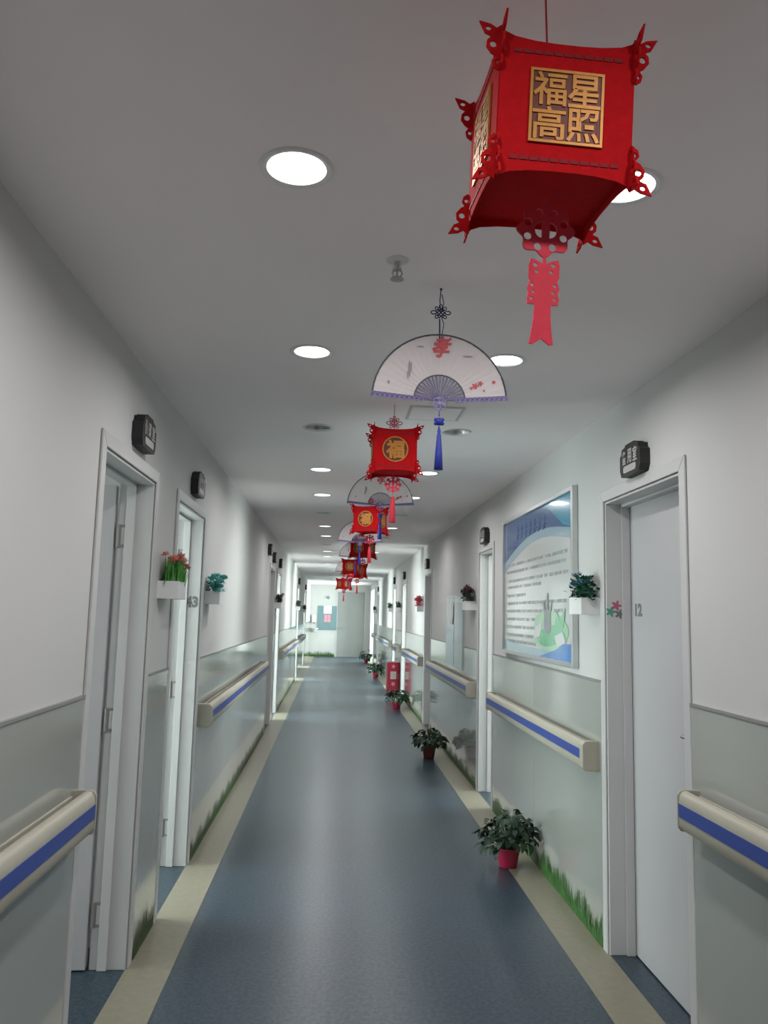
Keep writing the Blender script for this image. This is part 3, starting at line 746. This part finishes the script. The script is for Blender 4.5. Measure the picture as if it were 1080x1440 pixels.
def planter(side, y, z, label, lm, fm, nf, L=0.2, D=0.095, H=0.082, fr=0.02, hb=0.09, grassy=False, seed=1, spread=1.0, back=0.0):
    rnd = random.Random(seed); loc, rz = onwall(side, y, z); t = empty('wall_planter', loc, rz); tag(t, label, 'wall planter', 'white wall planters with artificial flowers')
    q = MB(); T = 0.006
    q.box(-L/2, L/2, -D, 0, 0, T); q.box(-L/2, L/2, -D, -D+T, T, H); q.box(-L/2, L/2, -T, 0, T, H); q.box(-L/2, -L/2+T, -D+T, -T, T, H); q.box(L/2-T, L/2, -D+T, -T, T, H)
    q.build('box', m_white, t)
    q = MB()
    n = 230 if grassy else 300
    for k in range(n):
        bx, by = rnd.uniform(-L/2+0.015, L/2-0.015), rnd.uniform(-D+0.015, -0.015)
        if grassy:
            h = hb*rnd.uniform(0.55, 1.1); dx, dy = rnd.uniform(-0.05, 0.05), rnd.uniform(-0.045, 0.01); w_ = rnd.uniform(0.003, 0.006)
            b = Vector((bx, by, T)); tp = Vector((bx+dx, by+dy, H+h)); mdl = b.lerp(tp, 0.5)
            a = rnd.uniform(0, pi); s = Vector((cos(a)*w_, sin(a)*w_, 0))
            q.add([b-s*0.6, b+s*0.6, mdl+s, mdl-s, tp], [(0, 1, 2, 3), (3, 2, 4)])
        else:
            c = Vector((bx*1.15*spread, by-rnd.uniform(0, 0.02), H+rnd.uniform(-0.01, hb)*(1-0.5*(abs(bx)/(L/2))**2)))
            if c.y > -0.02: c.y = -0.02
            a = rnd.uniform(0, 2*pi); e = rnd.uniform(-0.6, 0.9); d = Vector((cos(a)*cos(e), sin(a)*cos(e), sin(e)))
            s = d.cross(Vector((0, 0, 1)) if abs(d.z) < .9 else Vector((1, 0, 0))).normalized()*0.012; d = d*0.032
            tip = c+d
            if tip.y > -0.004: tip.y = -0.004
            q.add([c, c+d*0.5+s, tip, c+d*0.5-s], [(0, 1, 2, 3)])
    if not grassy:
        for k in range(14):
            bx = -L/2+0.02+(L-0.04)*k/13; q.tube([(bx, -D/2, T), (bx*1.05, -D/2, H+hb*0.5)], 0.0018, 4)
    fo = q.build('foliage', lm, t, recalc=False); fo['kind'] = 'stuff'
    if nf:
        fd = petal_flower(fm, fr)
        for k in range(nf):
            bx = -L/2+0.015+(L-0.03)*(k+0.5)/nf+rnd.uniform(-0.01, 0.01)
            link('flower', fd, t, (bx*1.15, -0.03-(D-0.02)*((k*0.618) % 1.0), H+hb*rnd.uniform(0.55, 1.1)), (rnd.uniform(0.2, 1.1), rnd.uniform(-0.4, 0.4), rnd.uniform(0, 3)))
            MB().tube([(bx, -D/2, T), (bx, -D/2, H+hb*0.85)], 0.0013, 4).build('flower_stem', lm, t)
planter('L', 3.915, 1.55, 'white wall planter with coral flowers over green grass between the first two left doors', m_grn, m_coral, 18, grassy=True, seed=2, fr=0.024, hb=0.12)
planter('L', 5.31, 1.54, 'white wall planter with teal leaves on the left wall beyond the second door', m_teal, m_teal, 12, L=0.2, hb=0.095, fr=0.028, seed=3, spread=1.25)
planter('R', 3.96, 1.525, 'white wall planter with blue-green foliage between the notice board and the white closed door', m_dgrn, m_bgrn, 9, L=0.2, hb=0.105, fr=0.024, seed=4, spread=1.15)
planter('R', 7.40, 1.56, 'white wall planter with dark wine coloured flowers above the near end of the poster', m_olive, m_wine, 12, L=0.2, hb=0.12, fr=0.036, seed=5, spread=1.2)
planter('R', 11.72, 1.555, 'white wall planter with rose red flowers beyond the third door on the right', m_rose, m_rose, 14, L=0.22, hb=0.12, fr=0.04, seed=6, spread=1.2)
planter('L', 11.37, 1.55, 'small wall planter with dark flowers between the third and fourth left doors', m_olive, m_wine, 9, L=0.22, hb=0.11, fr=0.03, seed=7)
planter('L', 17.6, 1.55, 'small dark flower planter far down the left wall before the fifth door', m_olive, m_wine, 7, L=0.22, hb=0.11, fr=0.03, seed=8)
planter('L', 21.3, 1.5, 'farthest tiny flower planter on the left wall', m_olive, m_wine, 6, L=0.22, hb=0.1, fr=0.03, seed=9)
planter('R', 15.45, 1.56, 'wall planter with grey-green leaves on the right wall beyond the fourth door', m_dgrn, m_olive, 6, L=0.22, hb=0.09, fr=0.03, seed=10)
planter('R', 17.8, 1.56, 'wall planter with dark green leaves on the right wall beyond the fifth door', m_dgrn, m_olive, 6, L=0.22, hb=0.1, fr=0.03, seed=11)
planter('R', 24.5, 1.55, 'farthest flower planter on the right wall beside the bright opening', m_olive, m_olive, 6, L=0.25, hb=0.1, fr=0.03, seed=12)

# ------------------------------------------------------------------ framed notice board
m_bprint = mat('board_print_white', (0.55, 0.57, 0.56), 0.22, coat=0.9); m_bblue = mat('board_print_navy', (0.035, 0.11, 0.27), 0.2, coat=0.9)
m_bcyan = mat('board_print_cyan', (0.02, 0.27, 0.42), 0.2, coat=0.9); m_bpale = mat('board_print_pale_blue', (0.30, 0.44, 0.50), 0.22, coat=0.9)
m_btext = mat('board_print_text', (0.34, 0.36, 0.36), 0.3, coat=0.9); m_bgreen = mat('board_print_green', (0.10, 0.42, 0.20), 0.22, coat=0.9)
m_blgreen = mat('board_print_light_green', (0.32, 0.55, 0.36), 0.22, coat=0.9); m_bgrey = mat('board_print_grey', (0.20, 0.24, 0.24), 0.3, coat=0.9)
m_bblue2 = mat('board_print_bright_blue', (0.02, 0.20, 0.55), 0.2, coat=0.9); m_bhead = mat('board_print_title', (0.08, 0.11, 0.27), 0.25, coat=0.9)
BW, BH = 1.80, 0.975
loc, rz = onwall('R', 5.11, 1.73); t = empty('notice_board', loc, rz); tag(t, 'large silver framed notice board with blue header on the right wall', 'notice board')
a, b, F = BW/2, BH/2, 0.026
for nm, pts in (('frame_bar', [(-a, -b), (-a+F, -b+F), (-a+F, b-F), (-a, b)]), ('frame_bar', [(a, -b), (a, b), (a-F, b-F), (a-F, -b+F)]),
                ('frame_bar', [(-a, b), (-a+F, b-F), (a-F, b-F), (a, b)]), ('frame_bar', [(-a, -b), (a, -b), (a-F, -b+F), (-a+F, -b+F)])):
    MB().prism(pts, -0.035, 0).build(nm, m_alu, t, bevel=0.004)
a -= F; b -= F
pr = MB().box(-a, a, -0.016, -0.001, -b, b).build('printed_sheet', m_bprint, t)
def pl(nm, loops, mm, k): return MB().mesh(plate(loops, 0.0006), Matrix.Translation((0, -0.016-0.0008*k, 0))).build(nm, mm, pr)
def arcs(z0, z1, dip, n=20): return [(-a+2*a*i/n, z0+(z1-z0)*i/n+dip*sin(pi*i/n)) for i in range(n+1)]
pl('pale_wave', [[(-a, b), (a, b)]+list(reversed(arcs(b-0.36, b-0.26, 0.11)))], m_bpale, 1)
pl('navy_header', [[(-a, b), (a, b)]+list(reversed(arcs(b-0.29, b-0.20, 0.10)))], m_bblue, 2)
pl('cyan_header', [[(0.28*a, b), (a, b)]+[(a, b-0.20), (0.75*a, b-0.155), (0.5*a, b-0.06)]], m_bcyan, 3)
pl('bottom_band', [[(-a, -b), (a, -b), (a, -b+0.10), (0.6*a, -b+0.085), (0.2*a, -b+0.045), (-0.4*a, -b+0.05), (-a, -b+0.075)]], m_bpale, 1)
pl('blue_corner', [[(0.15*a, -b), (a, -b), (a, -b+0.10), (0.75*a, -b+0.09), (0.45*a, -b+0.035)]], m_bblue2, 2)
rt = random.Random(4); q = MB()
lines = [(b-0.315, -0.9, 0.9), (b-0.365, -0.95, 0.82), (b-0.43, -0.92, 0.9), (b-0.475, -0.9, 0.2), (b-0.535, -0.95, -0.25), (b-0.59, -0.9, 0.85), (b-0.645, -0.9, 0.8), (b-0.70, -0.9, 0.72), (b-0.755, -0.92, 0.3), (b-0.81, -0.9, 0.2), (b-0.855, -0.9, 0.05)]
for z, x0, x1 in lines:
    x = x0*a
    while x < x1*a:
        for k in range(3):
            q.box(x, x+0.014, -0.0178, -0.0166, z-0.009+k*0.0075, z-0.0065+k*0.0075) if rt.random() < 0.8 else None
        if rt.random() < 0.8: q.box(x+0.003+rt.random()*0.006, x+0.0055+rt.random()*0.006, -0.0178, -0.0166, z-0.010, z+0.010)
        x += 0.021 if rt.random() < 0.93 else 0.045
q.build('printed_text', m_btext, pr)['kind'] = 'stuff'
q = MB(); x = -0.55*a
for k in range(7):
    q.box(x, x+0.075, -0.0198, -0.0186, b-0.12, b-0.112); q.box(x, x+0.075, -0.0198, -0.0186, b-0.085, b-0.078); q.box(x+0.03, x+0.042, -0.0198, -0.0186, b-0.145, b-0.055); q.box(x+0.005, x+0.02, -0.0198, -0.0186, b-0.15, b-0.12)
    x += 0.12
q.build('printed_title', m_bhead, pr)['kind'] = 'stuff'
cx, cz = 0.36, -b+0.16
pl('lotus_leaf', [[(cx+0.42*cos(t_)*(0.9+0.1*cos(3*t_)), cz+0.12*sin(t_)) for t_ in [2*pi*k/30 for k in range(30)]]], m_blgreen, 3)
pl('lotus_leaf', [[(cx+0.04+0.32*cos(t_), cz-0.03+0.075*sin(t_)*(0.8+0.2*sin(2*t_))) for t_ in [2*pi*k/30 for k in range(30)]]], m_bgreen, 4)
pl('lotus_petal', [[(cx-0.13, cz+0.06), (cx-0.28, cz+0.02), (cx-0.36, cz-0.06), (cx-0.2, cz-0.04)]], m_bprint, 5)
pl('lotus_petal', [[(cx+0.13, cz-0.03), (cx+0.2, cz-0.09), (cx+0.36, cz-0.06), (cx+0.3, cz+0.0)]], m_bprint, 5)
hp = [(-0.055, 0), (-0.05, 0.10), (-0.075, 0.17), (-0.055, 0.175), (-0.025, 0.12), (-0.022, 0.22), (-0.003, 0.225), (0.002, 0.12), (0.018, 0.14), (0.045, 0.17), (0.03, 0.09), (0.035, 0), (0, -0.02)]
pl('hand_drawing', [[(cx+1.9*x_, cz+z_) for x_, z_ in hp]], m_bgrey, 5)
pl('leaf_tuft', [[(cx+0.15, cz+0.02), (cx+0.17, cz+0.12), (cx+0.25, cz+0.06), (cx+0.36, cz+0.13), (cx+0.32, cz+0.02)]], m_bgreen, 5)

# poster beyond the second right-hand door
m_pp = mat('poster_lilac_grey', (0.34, 0.35, 0.40), 0.3, coat=0.5); m_pc = mat('poster_pale_cyan', (0.42, 0.52, 0.52), 0.3, coat=0.5); m_pt = mat('poster_slate_blue', (0.20, 0.30, 0.36), 0.3, coat=0.5)
loc, rz = onwall('R', 8.55, 1.345); t = empty('wall_poster', loc, rz); tag(t, 'tall bluish poster panel with a white card, beyond the dark doorway on the right wall', 'poster')
PW, PH = 1.15, 0.74
MB().box(-PW/2, PW/2, -0.02, 0, -PH/2, PH/2).build('board', m_pc, t, bevel=0.002)
MB().box(-PW/2+0.01, 0.05, -0.0215, -0.0195, -PH/2+0.01, PH/2-0.01).build('lilac_field', m_pp, t)
MB().box(-PW/2+0.02, 0.04, -0.0230, -0.0210, -PH/2+0.02, 0.02).build('slate_field', m_pt, t)
MB().mesh(plate([circ(-0.16, 0.2, 0.2, 20, 0.13)], 0.001), Matrix.Translation((0, -0.0232, 0))).build('white_card', m_white, t)
MB().mesh(plate([[(0.0, 0.27), (0.04, 0.27), (0.03, 0.16), (0.0, 0.07), (-0.07, 0.07), (-0.02, 0.16)]], 0.001), Matrix.Translation((0, -0.0242, 0))).build('black_mark', m_black, t)
t = MB().mesh(plate([circ(0, 0, 0.018, 12)], 0.012), Matrix.Translation((0, -0.006, 0))).build('coat_hook', m_seal, None, loc=onwall('R', 8.12, 1.755)[0], rot=(0, 0, -pi/2)); tag(t, 'tiny dark hook on the right wall above the poster', 'hook')

# ------------------------------------------------------------------ red extinguisher cabinet
t = empty('extinguisher_cabinet', (1.17, 15.65, 0.002)); tag(t, 'red fire extinguisher cabinet on the floor by the right wall, behind the third potted plant', 'extinguisher cabinet')
W_, D_, H_ = 0.225, 0.34, 0.60
q = MB(); T = 0.008
q.box(-W_/2, W_/2, -D_/2, D_/2, 0.03, 0.04); q.box(-W_/2, W_/2, -D_/2, D_/2, H_-T, H_); q.box(-W_/2, -W_/2+T, -D_/2, D_/2, 0.04, H_-T); q.box(W_/2-T, W_/2, -D_/2, D_/2, 0.04, H_-T); q.box(-W_/2, W_/2, D_/2-T, D_/2, 0.04, H_-T)
q.build('body', m_boxred, t, bevel=0.002)
d = MB().box(-W_/2+0.004, W_/2-0.004, -D_/2-0.012, -D_/2-0.001, 0.035, H_-0.006).build('door', m_boxred, t, bevel=0.002)
MB().box(-0.055, 0.055, -D_/2-0.0135, -D_/2-0.0115, 0.29, 0.43).build('label_plate', m_label, d)
q = MB()
for k in range(4): q.box(-0.045+k*0.024, -0.039+k*0.024, -D_/2-0.0145, -D_/2-0.013, 0.305, 0.415)
q.build('label_print', m_std, d)
MB().mesh(plate([blob(0, 0.525, 0.04)], 0.002), Matrix.Translation((0, -D_/2-0.0125, 0))).build('flame_emblem', m_pink, d)
MB().mesh(plate([blob(0, 0.20, 0.045, 5, 0.3)], 0.002), Matrix.Translation((0, -D_/2-0.0125, 0))).build('flame_emblem', m_pink, d)
MB().tube([(0.09, -D_/2-0.012, 0.3), (0.09, -D_/2-0.025, 0.31), (0.09, -D_/2-0.025, 0.38), (0.09, -D_/2-0.012, 0.39)], 0.004, 6).build('door_pull', m_steel, d)
for sx in (-1, 1):
    for sy in (-1, 1): MB().box(sx*0.09-0.012, sx*0.09+0.012, sy*0.14-0.012, sy*0.14+0.012, 0, 0.031).build('foot', m_seal, t)

# ------------------------------------------------------------------ end wall
m_tposter = mat('teal_poster', (0.16, 0.25, 0.27), 0.6, var=0.05, scale=4)
t = empty('end_wall_poster', (-0.215, YE, 1.335)); tag(t, 'grey-teal poster with a white sheet and four red squares on the end wall', 'poster')
MB().box(-0.335, 0.335, -0.02, 0, -0.42, 0.42).build('board', m_tposter, t)
MB().box(-0.13, 0.15, -0.024, -0.0195, 0.15, 0.42).build('white_sheet', m_white, t)
for i in range(2):
    for j in range(2):
        MB().box(-0.10+i*0.115, -0.0+i*0.115, -0.024, -0.0195, -0.14+j*0.13, -0.02+j*0.13).build('red_square', m_pink, t)
t = empty('wall_bell', (-0.19, YE, 2.05)); tag(t, 'small round grey bell high on the end wall left of the grey door', 'bell')
MB().lathe([(0.0001, 0.05), (0.04, 0.048), (0.06, 0.03), (0.065, 0.0)], 20).build('dome', m_ink, t, smooth=True, rot=(pi/2, 0, 0))
MB().box(-0.075, 0.075, -0.006, 0, -0.075, 0.075).build('back_plate', m_white, t)
t = empty('hand_basin', (-0.63, YE, 0.98)); tag(t, 'small pale basin on the end wall left of the teal poster', 'basin')
MB().lathe([(0.0001, -0.09), (0.05, -0.08), (0.13, -0.01), (0.14, 0.0), (0.13, 0.0), (0.06, -0.06), (0.0001, -0.065)], 20).build('bowl', m_white, t, smooth=True, loc=(0, -0.15, 0))
MB().box(-0.06, 0.06, -0.05, 0, -0.12, -0.01).build('bracket', m_white, t)
t = empty('soap_dispenser', (-0.67, YE, 1.3)); tag(t, 'small white dispenser above the basin on the end wall', 'dispenser')
MB().box(-0.07, 0.07, -0.09, 0, -0.13, 0.13).build('case', m_white, t, bevel=0.01)
MB().box(-0.02, 0.02, -0.10, -0.05, -0.16, -0.125).build('spout', m_seal, t)

# ------------------------------------------------------------------ grass decals along the foot of the walls
m_gr1 = mat('grass_print_green', (0.03, 0.12, 0.025), 0.4, var=0.45, scale=30); m_gr2 = mat('grass_print_light', (0.07, 0.19, 0.045), 0.4, var=0.3, scale=30)
m_gr3 = mat('grass_print_olive', (0.05, 0.085, 0.02), 0.5, var=0.4, scale=30)
def grass(loc, rz, L, hmax, label, mats, dens=150, seed=1):
    rnd = random.Random(seed); q = MB(); n = int(L*dens)
    for k in range(n):
        x = -L/2+L*k/n+rnd.uniform(-0.004, 0.004); h = hmax*(0.45+0.4*abs(sin(x*9+seed))*rnd.uniform(0.6, 1.0)+0.25*rnd.random())
        w_ = rnd.uniform(0.004, 0.009); lean = rnd.uniform(-0.03, 0.03); y = -0.0085-0.0008*(k % 3)
        x = max(-L/2+0.012, min(L/2-0.012, x)); xt = max(-L/2, min(L/2, x+lean))
        q.add([(x-w_, y, 0.003), (x+w_, y, 0.003), (x+w_*0.6+lean*0.4, y, h*0.55), (x-w_*0.6+lean*0.4, y, h*0.55), (xt, y, h)], [(0, 1, 2, 3), (3, 2, 4)], k % 2)
    q.box(-L/2, L/2, -0.0082, -0.007, 0.003, hmax*0.28, 0)
    o = q.build('grass_decal', mats, None, loc=loc, rot=(0, 0, rz)); tag(o, label, 'wall decal'); return o
def wgrass(side, y0, y1, h, label, mats, seed, dens=150):
    loc, rz = onwall(side, (y0+y1)/2, 0.0); grass(loc, rz, y1-y0, h, label, mats, dens, seed)
wgrass('R', 1.2, 2.86, 0.14, 'green grass decal at the foot of the right wall before the white closed door', [m_gr1, m_gr2], 1)
wgrass('R', 3.85, 6.45, 0.17, 'green grass decal under the notice board beside the nearest plant', [m_gr1, m_gr2], 2)
wgrass('R', 7.21, 10.6, 0.15, 'olive grass decal at the foot of the right wall beside the second plant', [m_gr3, m_gr1], 3, 90)
wgrass('R', 11.46, 14.28, 0.14, 'pale grass decal at the foot of the right wall by the third plant', [m_gr3, m_gr1], 4, 70)
wgrass('L', 3.72, 4.12, 0.17, 'dark olive grass decal on the narrow wall between the first two left doors', [m_gr3, m_gr3], 5)
wgrass('L', 5.11, 10.25, 0.15, 'dark olive grass decal under the long left handrail', [m_gr3, m_gr1], 6, 100)
wgrass('L', 12.47, 18.18, 0.13, 'pale grass decal at the foot of the far left wall', [m_gr3, m_gr1], 7, 60)
grass(((LX+ED0-0.06)/2, YE, 0), 0, ED0-0.07-LX-0.02, 0.22, 'green grass decal at the foot of the end wall', [m_gr3, m_gr1], 110, 9)

# small dark thing lying on the floor at the bottom edge of the picture
t = MB().prism([(-0.075, 0), (0.075, 0), (0.072, 0.012), (-0.072, 0.012)], -0.12, 0.02).build('floor_socket_cover', m_navy, None, loc=(0.245, 3.08, 0.0), bevel=0.003)
tag(t, 'small dark flat cover on the blue floor at the bottom edge of the picture', 'floor cover')

t = empty('wall_cabinet', (RX, 1.93, 1.93), -pi/2); tag(t, 'pale shallow wall cabinet just at the right edge of the picture, above the handrail', 'cabinet')
MB().box(-0.33, 0.33, -0.03, 0, -0.17, 0.17).build('case', m_jamb, t, bevel=0.004)
MB().box(-0.31, 0.31, -0.036, -0.0295, -0.15, 0.15).build('cabinet_door', m_door, t, bevel=0.002)
MB().box(0.25, 0.27, -0.05, -0.0355, -0.04, 0.04).build('pull', m_steel, t)
